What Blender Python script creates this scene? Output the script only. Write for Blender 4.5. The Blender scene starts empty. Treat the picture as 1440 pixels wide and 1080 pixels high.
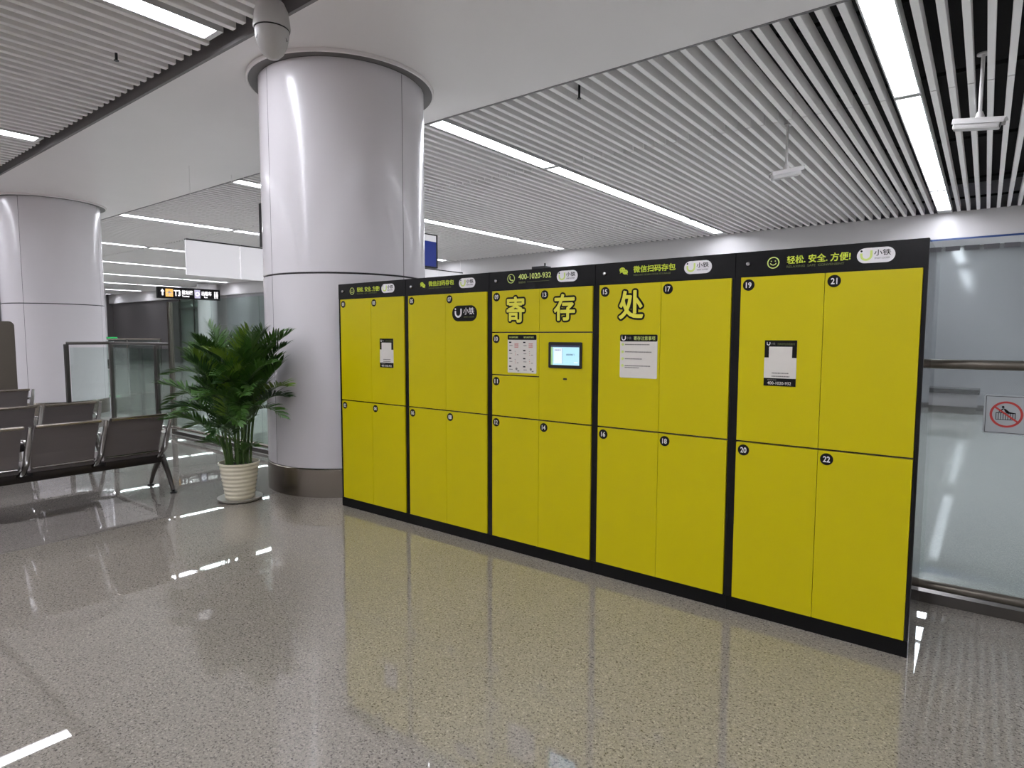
import bpy, bmesh, math, random
from mathutils import Vector, Matrix
random.seed(7)
C = bpy.context.scene.collection
sc = bpy.context.scene
R = math.radians

# ---------------------------------------------------------------- camera, world, exposure
cd = bpy.data.cameras.new('camera'); cam = bpy.data.objects.new('camera', cd); C.objects.link(cam)
yaw, pitch, roll = 0.6561, 0.0776, 0.0025
fw = Vector((-math.sin(yaw)*math.cos(pitch), math.cos(yaw)*math.cos(pitch), -math.sin(pitch)))
rt = fw.cross(Vector((0, 0, 1))).normalized(); up = rt.cross(fw)
r2 = rt*math.cos(roll)+up*math.sin(roll); u2 = -rt*math.sin(roll)+up*math.cos(roll)
m = Matrix((r2, u2, -fw)).transposed().to_4x4(); m.translation = Vector((4.5904, -3.4262, 1.5446))
cam.matrix_world = m
cd.sensor_width = 36; cd.lens = 862.94/1440*36; cd.clip_start = .05; cd.clip_end = 200
sc.camera = cam
wd = bpy.data.worlds.new('world'); sc.world = wd; wd.use_nodes = True
wd.node_tree.nodes['Background'].inputs[0].default_value = (.8, .82, .85, 1)
wd.node_tree.nodes['Background'].inputs[1].default_value = .15
sc.view_settings.view_transform = 'Standard'; sc.view_settings.look = 'None'
sc.view_settings.gamma = 1; sc.view_settings.use_curve_mapping = False
sc.view_settings.exposure = 1.86
LIGHT = 9.0
sc.cycles.max_bounces = 10; sc.cycles.diffuse_bounces = 5; sc.cycles.glossy_bounces = 6
sc.cycles.transparent_max_bounces = 16
sc.cycles.caustics_reflective = True; sc.cycles.caustics_refractive = False
sc.cycles.sample_clamp_indirect = 6

# ---------------------------------------------------------------- materials
def lin(c):
    return tuple(((v/255)/12.92 if v/255 <= .04045 else ((v/255+.055)/1.055)**2.4) for v in c)
def mat(name, rgb, rough=.5, metal=0., spec=.5, coat=0., emit=0., emc=None, noise=0., nscale=40, bump=0., alpha=1.):
    m = bpy.data.materials.new(name); m.use_nodes = True
    nt = m.node_tree; b = nt.nodes['Principled BSDF']; c = lin(rgb)
    b.inputs['Base Color'].default_value = (*c, 1)
    b.inputs['Roughness'].default_value = rough; b.inputs['Metallic'].default_value = metal
    b.inputs['Specular IOR Level'].default_value = spec
    b.inputs['Coat Weight'].default_value = coat; b.inputs['Coat Roughness'].default_value = .05
    b.inputs['Alpha'].default_value = alpha
    if emit:
        b.inputs['Emission Color'].default_value = (*lin(emc or rgb), 1); b.inputs['Emission Strength'].default_value = emit
    tc = nt.nodes.new('ShaderNodeTexCoord')
    n = nt.nodes.new('ShaderNodeTexNoise'); n.inputs['Scale'].default_value = nscale; n.inputs['Detail'].default_value = 3
    nt.links.new(tc.outputs['Object'], n.inputs['Vector'])
    if noise:
        mp = nt.nodes.new('ShaderNodeMapRange'); mp.inputs[3].default_value = 1-noise; mp.inputs[4].default_value = 1+noise
        nt.links.new(n.outputs['Fac'], mp.inputs[0])
        mx = nt.nodes.new('ShaderNodeVectorMath'); mx.operation = 'MULTIPLY'; mx.inputs[0].default_value = c
        nt.links.new(mp.outputs[0], mx.inputs[1]); nt.links.new(mx.outputs[0], b.inputs['Base Color'])
    mr = nt.nodes.new('ShaderNodeMapRange'); mr.inputs[3].default_value = rough*.97; mr.inputs[4].default_value = min(1, rough*1.03)
    nt.links.new(n.outputs['Fac'], mr.inputs[0]); nt.links.new(mr.outputs[0], b.inputs['Roughness'])
    if bump:
        bp = nt.nodes.new('ShaderNodeBump'); bp.inputs['Strength'].default_value = bump; bp.inputs['Distance'].default_value = .002
        nt.links.new(n.outputs['Fac'], bp.inputs['Height']); nt.links.new(bp.outputs[0], b.inputs['Normal'])
    return m

def floor_mat(name, base, mid, dark, rough):
    m = bpy.data.materials.new(name); m.use_nodes = True; nt = m.node_tree; b = nt.nodes['Principled BSDF']
    tc = nt.nodes.new('ShaderNodeTexCoord')
    v = nt.nodes.new('ShaderNodeTexVoronoi'); v.inputs['Scale'].default_value = 170
    n = nt.nodes.new('ShaderNodeTexNoise'); n.inputs['Scale'].default_value = 90; n.inputs['Detail'].default_value = 4; n.inputs['Roughness'].default_value = .75
    n2 = nt.nodes.new('ShaderNodeTexNoise'); n2.inputs['Scale'].default_value = 1.2; n2.inputs['Detail'].default_value = 2
    for t in (v, n, n2): nt.links.new(tc.outputs['Object'], t.inputs['Vector'])
    sep = nt.nodes.new('ShaderNodeSeparateColor'); nt.links.new(v.outputs['Color'], sep.inputs[0])
    cr = nt.nodes.new('ShaderNodeValToRGB'); e = cr.color_ramp; e.interpolation = 'LINEAR'
    e.elements[0].position = .0; e.elements[0].color = (*lin(dark), 1)
    e.elements[1].position = 1.; e.elements[1].color = (*lin(base), 1)
    a = e.elements.new(.25); a.color = (*lin(mid), 1)
    a = e.elements.new(.42); a.color = (*lin(base), 1)
    a = e.elements.new(.68); a.color = (*lin(base), 1)
    a = e.elements[-1]; a.color = (*lin([min(255, v*1.27) for v in base]), 1)
    ad = nt.nodes.new('ShaderNodeMath'); ad.operation = 'MULTIPLY_ADD'; ad.inputs[1].default_value = .5
    nt.links.new(sep.outputs[0], ad.inputs[0])
    sb = nt.nodes.new('ShaderNodeMapRange'); sb.inputs[1].default_value = .3; sb.inputs[2].default_value = .7; sb.inputs[3].default_value = -.05; sb.inputs[4].default_value = .6
    nt.links.new(n.outputs['Fac'], sb.inputs[0]); nt.links.new(sb.outputs[0], ad.inputs[2])
    nt.links.new(ad.outputs[0], cr.inputs[0])
    hs = nt.nodes.new('ShaderNodeHueSaturation'); mp = nt.nodes.new('ShaderNodeMapRange'); mp.inputs[3].default_value = .94; mp.inputs[4].default_value = 1.06
    nt.links.new(n2.outputs['Fac'], mp.inputs[0]); nt.links.new(mp.outputs[0], hs.inputs['Value']); nt.links.new(cr.outputs[0], hs.inputs['Color'])
    nt.links.new(hs.outputs[0], b.inputs['Base Color'])
    b.inputs['Roughness'].default_value = rough; b.inputs['IOR'].default_value = 1.9
    # very gentle unevenness of the polish
    n3 = nt.nodes.new('ShaderNodeTexNoise'); n3.inputs['Scale'].default_value = 1.6; n3.inputs['Detail'].default_value = 1
    nt.links.new(tc.outputs['Object'], n3.inputs['Vector'])
    bp = nt.nodes.new('ShaderNodeBump'); bp.inputs['Strength'].default_value = .05; bp.inputs['Distance'].default_value = .01
    nt.links.new(n3.outputs['Fac'], bp.inputs['Height']); nt.links.new(bp.outputs[0], b.inputs['Normal'])
    return m

def glass_mat(name, tint, ior=1.5, haze=0.):
    m = bpy.data.materials.new(name); m.use_nodes = True; nt = m.node_tree; nt.nodes.clear()
    o = nt.nodes.new('ShaderNodeOutputMaterial'); t = nt.nodes.new('ShaderNodeBsdfTransparent'); g = nt.nodes.new('ShaderNodeBsdfGlossy')
    t.inputs[0].default_value = (*tint, 1); g.inputs['Roughness'].default_value = .02; g.inputs[0].default_value = (1, 1, 1, 1)
    f = nt.nodes.new('ShaderNodeFresnel'); gm = nt.nodes.new('ShaderNodeNewGeometry')
    io = nt.nodes.new('ShaderNodeMapRange'); io.inputs[3].default_value = ior; io.inputs[4].default_value = 1/ior
    nt.links.new(gm.outputs['Backfacing'], io.inputs[0]); nt.links.new(io.outputs[0], f.inputs[0])
    mx = nt.nodes.new('ShaderNodeMixShader'); nt.links.new(f.outputs[0], mx.inputs[0])
    nt.links.new(t.outputs[0], mx.inputs[1]); nt.links.new(g.outputs[0], mx.inputs[2])
    out = mx.outputs[0]
    if haze:
        d = nt.nodes.new('ShaderNodeBsdfDiffuse'); d.inputs[0].default_value = (.6, .62, .62, 1)
        m2 = nt.nodes.new('ShaderNodeMixShader'); m2.inputs[0].default_value = haze
        nt.links.new(out, m2.inputs[1]); nt.links.new(d.outputs[0], m2.inputs[2]); out = m2.outputs[0]
    nt.links.new(out, o.inputs[0])
    return m

M = {}
M['floor'] = floor_mat('polished_granite', (146, 139, 130), (104, 98, 91), (18, 16, 14), .015)
M['floor_far'] = floor_mat('polished_granite_grey', (136, 130, 125), (112, 106, 102), (80, 74, 72), .02)
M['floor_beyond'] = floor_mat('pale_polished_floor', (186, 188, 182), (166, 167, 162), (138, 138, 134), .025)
M['joint'] = mat('floor_joint', (70, 64, 60), .4)
M['soffit'] = mat('white_aluminium_soffit', (236, 230, 228), .3, spec=.5, noise=.02, nscale=2)
M['slat'] = mat('grey_white_slat', (244, 240, 238), .5, noise=.02, nscale=8)
M['void'] = mat('black_ceiling_void', (20, 18, 18), .9, noise=.1)
M['edge'] = mat('dark_grey_edge_trim', (120, 116, 116), .5)
M['column'] = mat('white_column_panel', (224, 219, 222), .24, spec=.5, coat=.12)
M['gap'] = mat('dark_joint', (45, 42, 45), .6)
M['steel'] = mat('brushed_steel', (150, 142, 132), .26, metal=1)
M['railsteel'] = mat('dull_rail_steel', (118, 112, 103), .3, metal=.9)
M['clipgrey'] = mat('dark_grey_clip', (84, 84, 88), .5)
M['ringshade'] = mat('recess_shade_ring', (104, 99, 98), .5)  # shade inside the recess round the column top, put into the colour
M['dsteel'] = mat('dark_steel', (98, 94, 90), .3, metal=.9)
M['chrome'] = mat('chrome', (190, 188, 186), .12, metal=1)
M['yellow'] = mat('yellow_gloss_door', (198, 184, 0), .33, spec=.3, noise=.015, nscale=6)
M['black'] = mat('black_gloss_laminate', (9, 8, 9), .25, spec=.3)
M['blackside'] = mat('black_lacquer_side', (36, 36, 40), .07, spec=.6, coat=.4)
M['plinth'] = mat('matt_black_plinth', (8, 7, 8), .45, spec=.2)
M['ink'] = mat('black_print', (12, 10, 11), .5, spec=.2)
M['white'] = mat('white_print', (232, 228, 230), .5)
M['paper'] = mat('white_paper', (214, 208, 200), .6, noise=.03)
M['lime'] = mat('lime_print', (190, 205, 50), .5)
M['limelight'] = mat('pale_lime_print', (205, 220, 120), .5)
M['dimlime'] = mat('dim_green_print', (92, 100, 50), .5)
M['red'] = mat('red_print', (190, 60, 55), .5)
M['grey'] = mat('grey_print', (120, 116, 112), .5)
M['bigyellow'] = mat('yellow_lettering', (226, 218, 70), .4)
M['led'] = mat('light_diffuser', (255, 253, 250), .5, emit=LIGHT, emc=(243, 246, 255))
M['lframe'] = mat('light_frame', (205, 203, 202), .4)
M['camera'] = mat('white_camera_plastic', (196, 192, 190), .35, spec=.5, noise=.02)
M['darkplastic'] = mat('dark_plastic', (16, 16, 17), .3)
M['glass'] = glass_mat('clear_glass', (.88, .93, .91))
M['glassr'] = glass_mat('milky_reflective_glass', (.84, .88, .88), 1.6, haze=.10)
M['glassg'] = glass_mat('green_tinted_glass', (.82, .885, .85))
M['wall'] = mat('grey_wall_panel', (158, 157, 161), .08, coat=.5, noise=.02, nscale=2)
M['walld'] = mat('dark_end_wall', (78, 74, 74), .4, noise=.05, nscale=2)
M['wallmauve'] = mat('mauve_grey_wall', (150, 144, 146), .35, noise=.02, nscale=2)
M['fascia'] = mat('pale_metal_fascia', (208, 204, 205), .3, noise=.02, nscale=1)
M['blue'] = mat('blue_strip', (28, 62, 120), .4)
M['bluesign'] = mat('blue_sign_face', (20, 44, 130), .3, emit=.12)
M['panelw'] = mat('white_translucent_panel', (226, 224, 228), .4, emit=.13)
M['pot'] = mat('cream_ceramic', (222, 214, 192), .25, noise=.02)
M['soil'] = mat('dark_soil', (40, 30, 26), .9, noise=.4, bump=.6, nscale=80)
M['saucer'] = mat('grey_saucer', (150, 144, 136), .3)
M['leaf'] = mat('palm_leaf', (58, 94, 32), .45, noise=.35, nscale=9)
M['leafd'] = mat('palm_leaf_dark', (36, 66, 24), .45, noise=.35, nscale=9)
M['leafy'] = mat('palm_leaf_young', (100, 128, 40), .45, noise=.25, nscale=9)
M['stem'] = mat('green_cane', (70, 96, 44), .5, noise=.3, nscale=25)
M['seatmetal'] = mat('perforated_grey_steel', (128, 121, 121), .4, metal=.55)
M['seatdark'] = mat('seat_underside', (50, 44, 44), .5, metal=.4)
M['brown'] = mat('brown_cabinet_metal', (84, 76, 66), .45, noise=.05)
M['screen'] = mat('screen_pale_blue', (150, 190, 205), .3, emit=.30)
M['screenlt'] = mat('screen_white', (196, 205, 220), .3, emit=.26)
M['screendk'] = mat('screen_header', (52, 56, 84), .3, emit=.15)
M['screengr'] = mat('screen_green', (130, 165, 110), .3, emit=.22)
M['orange'] = mat('orange_pictogram_tile', (235, 170, 90), .4, emit=.3)
M['signwhite'] = mat('lit_white_lettering', (240, 236, 240), .4, emit=.5)
M['signlav'] = mat('lit_lavender_tile', (176, 170, 196), .4, emit=.2)
M['green'] = mat('green_lit_strip', (40, 150, 80), .4, emit=.25)
M['signplate'] = mat('pale_grey_plate', (176, 180, 182), .4, noise=.02)

# ---------------------------------------------------------------- mesh helpers
class MB:
    def __init__(s): s.v = []; s.f = []; s.mi = []; s.mats = []; s.smooth = []
    def mid(s, m):
        if m not in s.mats: s.mats.append(m)
        return s.mats.index(m)
    def add(s, vs, fs, m, smooth=False):
        o = len(s.v); s.v += [tuple(v) for v in vs]; k = s.mid(m)
        for f in fs: s.f.append(tuple(i+o for i in f)); s.mi.append(k); s.smooth.append(smooth)
    def box(s, lo, hi, m, mtx=None):
        x0, y0, z0 = lo; x1, y1, z1 = hi
        vs = [(x0,y0,z0),(x1,y0,z0),(x1,y1,z0),(x0,y1,z0),(x0,y0,z1),(x1,y0,z1),(x1,y1,z1),(x0,y1,z1)]
        if mtx: vs = [mtx @ Vector(v) for v in vs]
        s.add(vs, [(0,3,2,1),(4,5,6,7),(0,1,5,4),(1,2,6,5),(2,3,7,6),(3,0,4,7)], m)
    def bbox(s, lo, hi, m, b=.004):
        # box with chamfered vertical+horizontal edges through bmesh
        bm = bmesh.new(); bmesh.ops.create_cube(bm, size=1)
        for v in bm.verts: v.co = Vector([lo[i]+(v.co[i]+.5)*(hi[i]-lo[i]) for i in range(3)])
        bmesh.ops.bevel(bm, geom=bm.edges[:], offset=b, segments=2, affect='EDGES', profile=.6)
        bm.verts.index_update(); s.add([v.co[:] for v in bm.verts], [[v.index for v in f.verts] for f in bm.faces], m); bm.free()
    def tube(s, pts, r, m, n=10, closed=False, caps=True, radii=None):
        pts = [Vector(p) for p in pts]; N = len(pts); vs = []; prev = None
        for i, p in enumerate(pts):
            if closed: t = (pts[(i+1) % N]-pts[i-1]).normalized()
            else: t = (pts[min(i+1, N-1)]-pts[max(i-1, 0)]).normalized()
            if prev is None: a = t.orthogonal().normalized()
            else:
                a = prev-t*prev.dot(t); a = a.normalized() if a.length > 1e-6 else t.orthogonal().normalized()
            prev = a; b = t.cross(a); rr = radii[i] if radii else r
            for k in range(n):
                q = 2*math.pi*k/n; vs.append(p+(a*math.cos(q)+b*math.sin(q))*rr)
        fs = []
        for i in range(N if closed else N-1):
            j = (i+1) % N
            for k in range(n): fs.append((i*n+k, i*n+(k+1) % n, j*n+(k+1) % n, j*n+k))
        if caps and not closed: fs += [tuple(range(n))[::-1], tuple((N-1)*n+k for k in range(n))]
        s.add(vs, fs, m, True)
    def lathe(s, prof, m, c=(0,0), n=40, a0=0., a1=2*math.pi, smooth=True):
        full = abs(a1-a0-2*math.pi) < 1e-6; K = n if full else n+1; vs = []
        for r, z in prof:
            for k in range(K):
                a = a0+(a1-a0)*k/n; vs.append((c[0]+r*math.cos(a), c[1]+r*math.sin(a), z))
        fs = []
        for i in range(len(prof)-1):
            for k in range(n):
                k2 = (k+1) % K; fs.append((i*K+k, i*K+k2, (i+1)*K+k2, (i+1)*K+k))
        s.add(vs, fs, m, smooth)
    # flat shapes on the y=const plane facing -Y (x right, z up)
    def rect(s, x0, z0, x1, z1, y, m, t=.0012): s.box((x0, y-t, z0), (x1, y, z1), m)
    def poly(s, pts, y, m, t=.0012):
        n = len(pts); vs = [(p[0], y-t, p[1]) for p in pts]+[(p[0], y, p[1]) for p in pts]
        fs = [tuple(range(n))]+[tuple(range(2*n-1, n-1, -1))]+[(i, i+n, (i+1) % n+n, (i+1) % n) for i in range(n)]
        s.add(vs, fs, m)
    def disc(s, x, z, r, y, m, t=.0012, n=28, rx=None, a0=0, a1=360):
        s.poly([(x+(rx or r)*math.cos(R(a0+(a1-a0)*k/n)), z+r*math.sin(R(a0+(a1-a0)*k/n))) for k in range(n)], y, m, t)
    def pill(s, x0, z0, x1, z1, y, m, t=.0012, rad=None):
        r = rad or (z1-z0)/2; p = []
        for cx, cz, a in ((x1-r, z1-r, 0), (x0+r, z1-r, 90), (x0+r, z0+r, 180), (x1-r, z0+r, 270)):
            for k in range(9): p.append((cx+r*math.cos(R(a+k*11.25)), cz+r*math.sin(R(a+k*11.25))))
        s.poly(p, y, m, t)
    def arc(s, x, z, r, w, a0, a1, y, m, t=.0012, n=24):
        vs = []; fs = []
        for k in range(n+1):
            a = R(a0+(a1-a0)*k/n)
            for rr in (r-w/2, r+w/2):
                for yy in (y-t, y): vs.append((x+rr*math.cos(a), yy, z+rr*math.sin(a)))
        for k in range(n):
            o = k*4; q = o+4
            fs += [(o, o+2, q+2, q), (o+1, q+1, q+3, o+3), (o, q, q+1, o+1), (o+2, o+3, q+3, q+2)]
        s.add(vs, fs, m)
    def text(s, txt, x0, z0, x1, z1, y, m, bold=0., t=.0012, ref=None):
        """glyph meshes stretched into the box; ref = box measured without bold"""
        vs, fs = glyphs(txt, bold); rv, _ = glyphs(txt, 0) if bold else (vs, fs)
        if not rv: return
        ax, bx = min(v[0] for v in rv), max(v[0] for v in rv); az, bz = min(v[1] for v in rv), max(v[1] for v in rv)
        sx = (x1-x0)/(bx-ax); sz = (z1-z0)/(bz-az)
        s.add([(x0+(v[0]-ax)*sx, y-t*(1 if v[2] > 0 else 0), z0+(v[1]-az)*sz) for v in vs], fs, m)
    def fat(s, txt, x0, z0, x1, z1, y, m, rad, t=.0008, n=16):
        for k in range(n):
            dx, dz = rad*math.cos(2*math.pi*k/n), rad*math.sin(2*math.pi*k/n)
            s.text(txt, x0+dx, z0+dz, x1+dx, z1+dz, y-k*2e-5, m, 0, t)
        s.text(txt, x0, z0, x1, z1, y, m, 0, t)
    def build(s, name, parent=None, mtx=None):
        me = bpy.data.meshes.new(name); me.from_pydata([mtx @ Vector(v) for v in s.v] if mtx else s.v, [], s.f)
        for m in s.mats: me.materials.append(m)
        me.polygons.foreach_set('material_index', s.mi); me.polygons.foreach_set('use_smooth', s.smooth)
        me.update()
        if any(s.smooth): me.set_sharp_from_angle(angle=R(40))
        o = bpy.data.objects.new(name, me); C.objects.link(o)
        if parent: o.parent = parent
        return o
_g = {}
def glyphs(txt, bold):
    k = (txt, bold)
    if k in _g: return _g[k]
    cu = bpy.data.curves.new('t', 'FONT'); cu.body = txt; cu.offset = bold; cu.extrude = .05; cu.resolution_u = 3
    o = bpy.data.objects.new('t', cu); C.objects.link(o)
    bpy.context.view_layer.update()
    me = bpy.data.meshes.new_from_object(o.evaluated_get(bpy.context.evaluated_depsgraph_get()))
    r = ([tuple(v.co) for v in me.vertices], [tuple(p.vertices) for p in me.polygons])
    bpy.data.objects.remove(o); bpy.data.curves.remove(cu); bpy.data.meshes.remove(me)
    _g[k] = r; return r
def tag(o, label=None, cat=None, group=None, kind=None):
    for k, v in (('label', label), ('category', cat), ('group', group), ('kind', kind)):
        if v: o[k] = v
    return o
def empty(name, loc=(0,0,0), rz=0., label=None, cat=None, group=None):
    o = bpy.data.objects.new(name, None); C.objects.link(o); o.location = loc; o.rotation_euler = (0, 0, rz); o.empty_display_size = .1
    return tag(o, label, cat, group)
def copy_tree(o, parent=None):
    c = o.copy(); C.objects.link(c)
    if parent: c.parent = parent
    for ch in list(o.children): copy_tree(ch, c)
    return c
def struct(o): o['kind'] = 'structure'; return o

# ---------------------------------------------------------------- setting: floor
XW, XE, YS, YN = -41.0, 11.5, -11.6, 12.75
ZC, ZS = 4.10, 4.14            # soffit and slat undersides
JX = -.86                      # joint between the two floor fields
YG = .86                       # line of the glass walls
b = MB(); b.box((JX+.006, YS, -.12), (XE, YG, 0), M['floor']); fl = struct(b.build('floor'))
b = MB(); b.box((XW, YS, -.12), (JX-.006, YG, 0), M['floor_far']); struct(b.build('floor'))
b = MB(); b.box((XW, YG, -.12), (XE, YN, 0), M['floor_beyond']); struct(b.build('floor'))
b = MB(); b.box((JX-.006, YS, -.12), (JX+.006, YG, -.002), M['joint']); struct(b.build('trim_1'))

# ---------------------------------------------------------------- walls
b = MB(); b.box((-26.3, YN, 0), (XE, YN+.2, 5), M['wall']); wn = struct(b.build('wall_far'))
b = MB(); b.box((XW, YN, 0), (-31.7, YN+.2, 5), M['walld']); b.box((-28.2, YN, 0), (-26.3, YN+.2, 5), M['wallmauve'])
b.box((-31.7, YN+.1, 0), (-28.2, YN+.2, 5), M['wallmauve']); struct(b.build('wall_far'))
b = MB(); b.box((XW-.2, YS, 0), (XW, YN, 5), M['walld']); struct(b.build('wall_left'))
b = MB(); b.box((XE, YS, 0), (XE+.2, YN, 5), M['wall']); struct(b.build('wall_right'))
b = MB(); b.box((XW, YS-.2, 0), (XE, YS, 5), M['fascia']); struct(b.build('wall_near'))
b = MB(); b.box((-26.3, YN-.02, 0), (XE, YN, .12), M['dsteel']); struct(b.build('baseboard_far'))

# ---------------------------------------------------------------- ceiling
LX = [3.79+4.63, 3.79, -.84, -5.53, -10.3, -15.2, -20.1, -25.0, -29.9, -34.9, -39.4]
b = MB(); b.box((XW, 2.0, 4.75), (XE, YN, 4.85), M['void']); ceilA = struct(b.build('ceiling'))
b = MB(); b.box((XW, YS, 4.75), (XE, -.5, 4.85), M['void']); ceilB = struct(b.build('ceiling'))
b = MB(); b.box((XW, -.48, ZC), (XE, 2.0, ZC+.02), M['soffit']); b.box((XW, -.485, ZC-.004), (XE, -.455, 4.75), M['edge'])
b.box((XW, 1.975, ZC-.004), (XE, 2.005, 4.75), M['edge']); ceilC = struct(b.build('ceiling'))
SW, SH = .058, .13
slat_me = {}
def slat_mesh(L):
    if L in slat_me: return slat_me[L]
    w, h = SW/2, SH; c = .004
    prof = [(-w+c, 0), (w-c, 0), (w, c), (w, h), (w-.006, h), (-w+.006, h), (-w, h), (-w, c)]
    n = len(prof); vs = [(x, 0, z) for x, z in prof]+[(x, L, z) for x, z in prof]
    fs = [(i, i+n, (i+1) % n+n, (i+1) % n) for i in range(n)]+[tuple(range(n)), tuple(range(2*n-1, n-1, -1))]
    me = bpy.data.meshes.new('slat'); me.from_pydata(vs, [], fs); me.materials.append(M['slat']); slat_me[L] = me; return me
SEG_A = [(2.06, 4.59), (4.615, 9.985), (10.01, 12.45)]
SEG_B = [(-3.12, -.56), (-8.5, -3.14), (-11.5, -8.52)]
def slat_xs(a, b_):   # between the light at a (right) and at b_ (left)
    n = round((a-b_-.46)/.1604); return [a-.23-(a-b_-.46)*k/n for k in range(n+1)]
for ceil, segs, near in ((ceilA, SEG_A, (1, 2, 0)), (ceilB, SEG_B, (1, 2, 3))):
    far = MB(); cnt = 0
    for li in range(len(LX)-1):
        xs = slat_xs(LX[li], LX[li+1])
        if li == 9: xs = [x for x in xs if x > XW+.1]
        for x in xs:
            for y0, y1 in segs:
                if li in near and cnt < 300 and not (li == 0 and x > 7):
                    me = slat_mesh(round(y1-y0, 4)); o = bpy.data.objects.new('slat', me); C.objects.link(o)
                    o.location = (x, y0, ZS); o.parent = ceil; cnt += 1
                else:
                    far.box((x-SW/2, y0, ZS), (x+SW/2, y1, ZS+SH), M['slat'])
    f = far.build('slats_further_off', ceil); f['kind'] = 'stuff'
    # black carrier rails across the slats
    for yy in ((2.7, 4.605, 7.3, 10.0, 11.8) if ceil is ceilA else (-.9, -3.13, -5.8, -8.51, -11)):
        c = MB(); c.box((XW+.1, yy-.02, ZS+SH), (XE-.1, yy+.02, ZS+SH+.04), M['void']); c.build('carrier_rail', ceil)
# sprinkler heads poking between the slats
def sprinkler(x, y, label):
    r = empty('sprinkler_head', (x, y, ZS-.06), 0, label, 'sprinkler')
    s = MB(); s.tube([(0,0,.0), (0,0,.10), (0,0,.6)], .012, M['darkplastic']); s.build('pipe', r)
    s = MB(); s.lathe([(0,-.01), (.022,-.01), (.022,-.004), (.008,0), (.008,.02)], M['darkplastic'], n=14); s.build('deflector', r)

# fascia along the far side
b = MB(); b.box((XW, 12.52, 3.62), (XE, 12.55, 4.16), M['fascia']); b.box((XW, 12.52, 3.6), (XE, YN, 3.62), M['fascia']); struct(b.build('trim_2'))
b = MB(); b.box((3.4, 12.50, 3.45), (XE, 12.53, 3.61), M['blue']); struct(b.build('trim_3'))

# ---------------------------------------------------------------- ceiling lights
def light_row(x, segs, label, group=None):
    r = empty('ceiling_light', (x, segs[0][0], ZS), 0, label, 'ceiling light', group); y00 = segs[0][0]
    for y0, y1 in segs:
        d = MB(); d.box((-.108, y0-y00+.055, .022), (.108, y1-y00-(.36 if y1 > 12 else .055), .04), M['led']); d.build('diffuser', r)
        f = MB()
        f.box((-.125, y0-y00, -.008), (-.11, y1-y00, .11), M['lframe']); f.box((.11, y0-y00, -.008), (.125, y1-y00, .11), M['lframe'])
        f.box((-.11, y0-y00, -.006), (.11, y0-y00+.05, .11), M['lframe']); f.box((-.11, y1-y00-(.355 if y1 > 12 else .05), -.006), (.11, y1-y00, .11), M['lframe'])
        f.box((-.11, y0-y00+.05, .09), (.11, y1-y00-.05, .11), M['lframe'])
        f.build('light_frame', r)
labA = ['long white ceiling light past the right edge, beyond the glass wall',
 'wide bright ceiling light between the two bullet cameras, above the right end of the lockers',
 'long bright ceiling light starting just right of the big column, above the lockers',
 'ceiling light passing behind the column, lower than the one over the lockers',
 'ceiling light left of the column, running above the white hanging panels',
 'short-looking ceiling light just below the one over the hanging panels, left side',
 'third ceiling light down on the left, ending behind the white panels',
 'fourth ceiling light down on the left, running under the white panels',
 'fifth ceiling light down on the left, just above the black guide sign',
 'sixth ceiling light down on the left, ending at the guide sign',
 'lowest and farthest ceiling light on the left']
for i, x in enumerate(LX): light_row(x, SEG_A, labA[i], 'ceiling light rows beyond the white beam')
labB = ['ceiling light behind and right of the camera', 'ceiling light above the floor in front of the right lockers, out of frame',
 'bright ceiling light at top left beside the dome camera', 'ceiling light at the left edge, its end near the white beam',
 'ceiling light further left out of frame', 'ceiling light two rows further left out of frame']
SEG_B2 = [(-3.12, -.60), (-8.5, -3.14), (-11.5, -8.52)]
for i, x in enumerate(LX[:6]): light_row(x, SEG_B2, labB[i], 'ceiling light rows on the camera side of the beam')

# ---------------------------------------------------------------- columns
def column(x, y, label, rot=0):
    r = empty('column', (x, y, 0), 0, label, 'column'); RR = .8235
    s = MB(); s.lathe([(RR-.02, 0), (RR-.02, ZC)], M['gap'], n=64); s.build('column_core', r)
    s = MB(); s.lathe([(RR, 0), (RR+.006, 0), (RR+.006, .268), (RR, .275), (RR-.015, .275)], M['steel'], n=96); s.build('steel_shoe', r)
    seams = [v+rot for v in (4, 90, 180, 265, 364)]
    for z0, z1 in ((.28, 2.122), (2.138, ZC-.03)):
        for k in range(4):
            a0, a1 = R(seams[k]+.22), R(seams[k+1]-.22)
            s = MB(); s.lathe([(RR-.02, z0), (RR-.003, z0), (RR, z0+.003), (RR, z1-.003), (RR-.003, z1), (RR-.02, z1)], M['column'], n=30, a0=a0, a1=a1); s.build('panel', r)
    s = MB(); s.lathe([(RR+.001, ZC-.001), (RR+.001, ZC-.03), (RR+.09, ZC-.032)], M['ringshade'], n=96)  # flat darker face painted as the shaded gap between column and soffit
    s.lathe([(RR+.09, ZC-.032), (RR+.098, ZC-.036), (RR+.11, ZC-.030), (RR+.11, ZC-.001)], M['soffit'], n=96); s.build('ceiling_ring', r)
    return r
column(-.824, .723, 'large round white column standing beside the yellow lockers')
column(-9.98, .723, 'round white column at the left edge behind the metal benches', 45)

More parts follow.
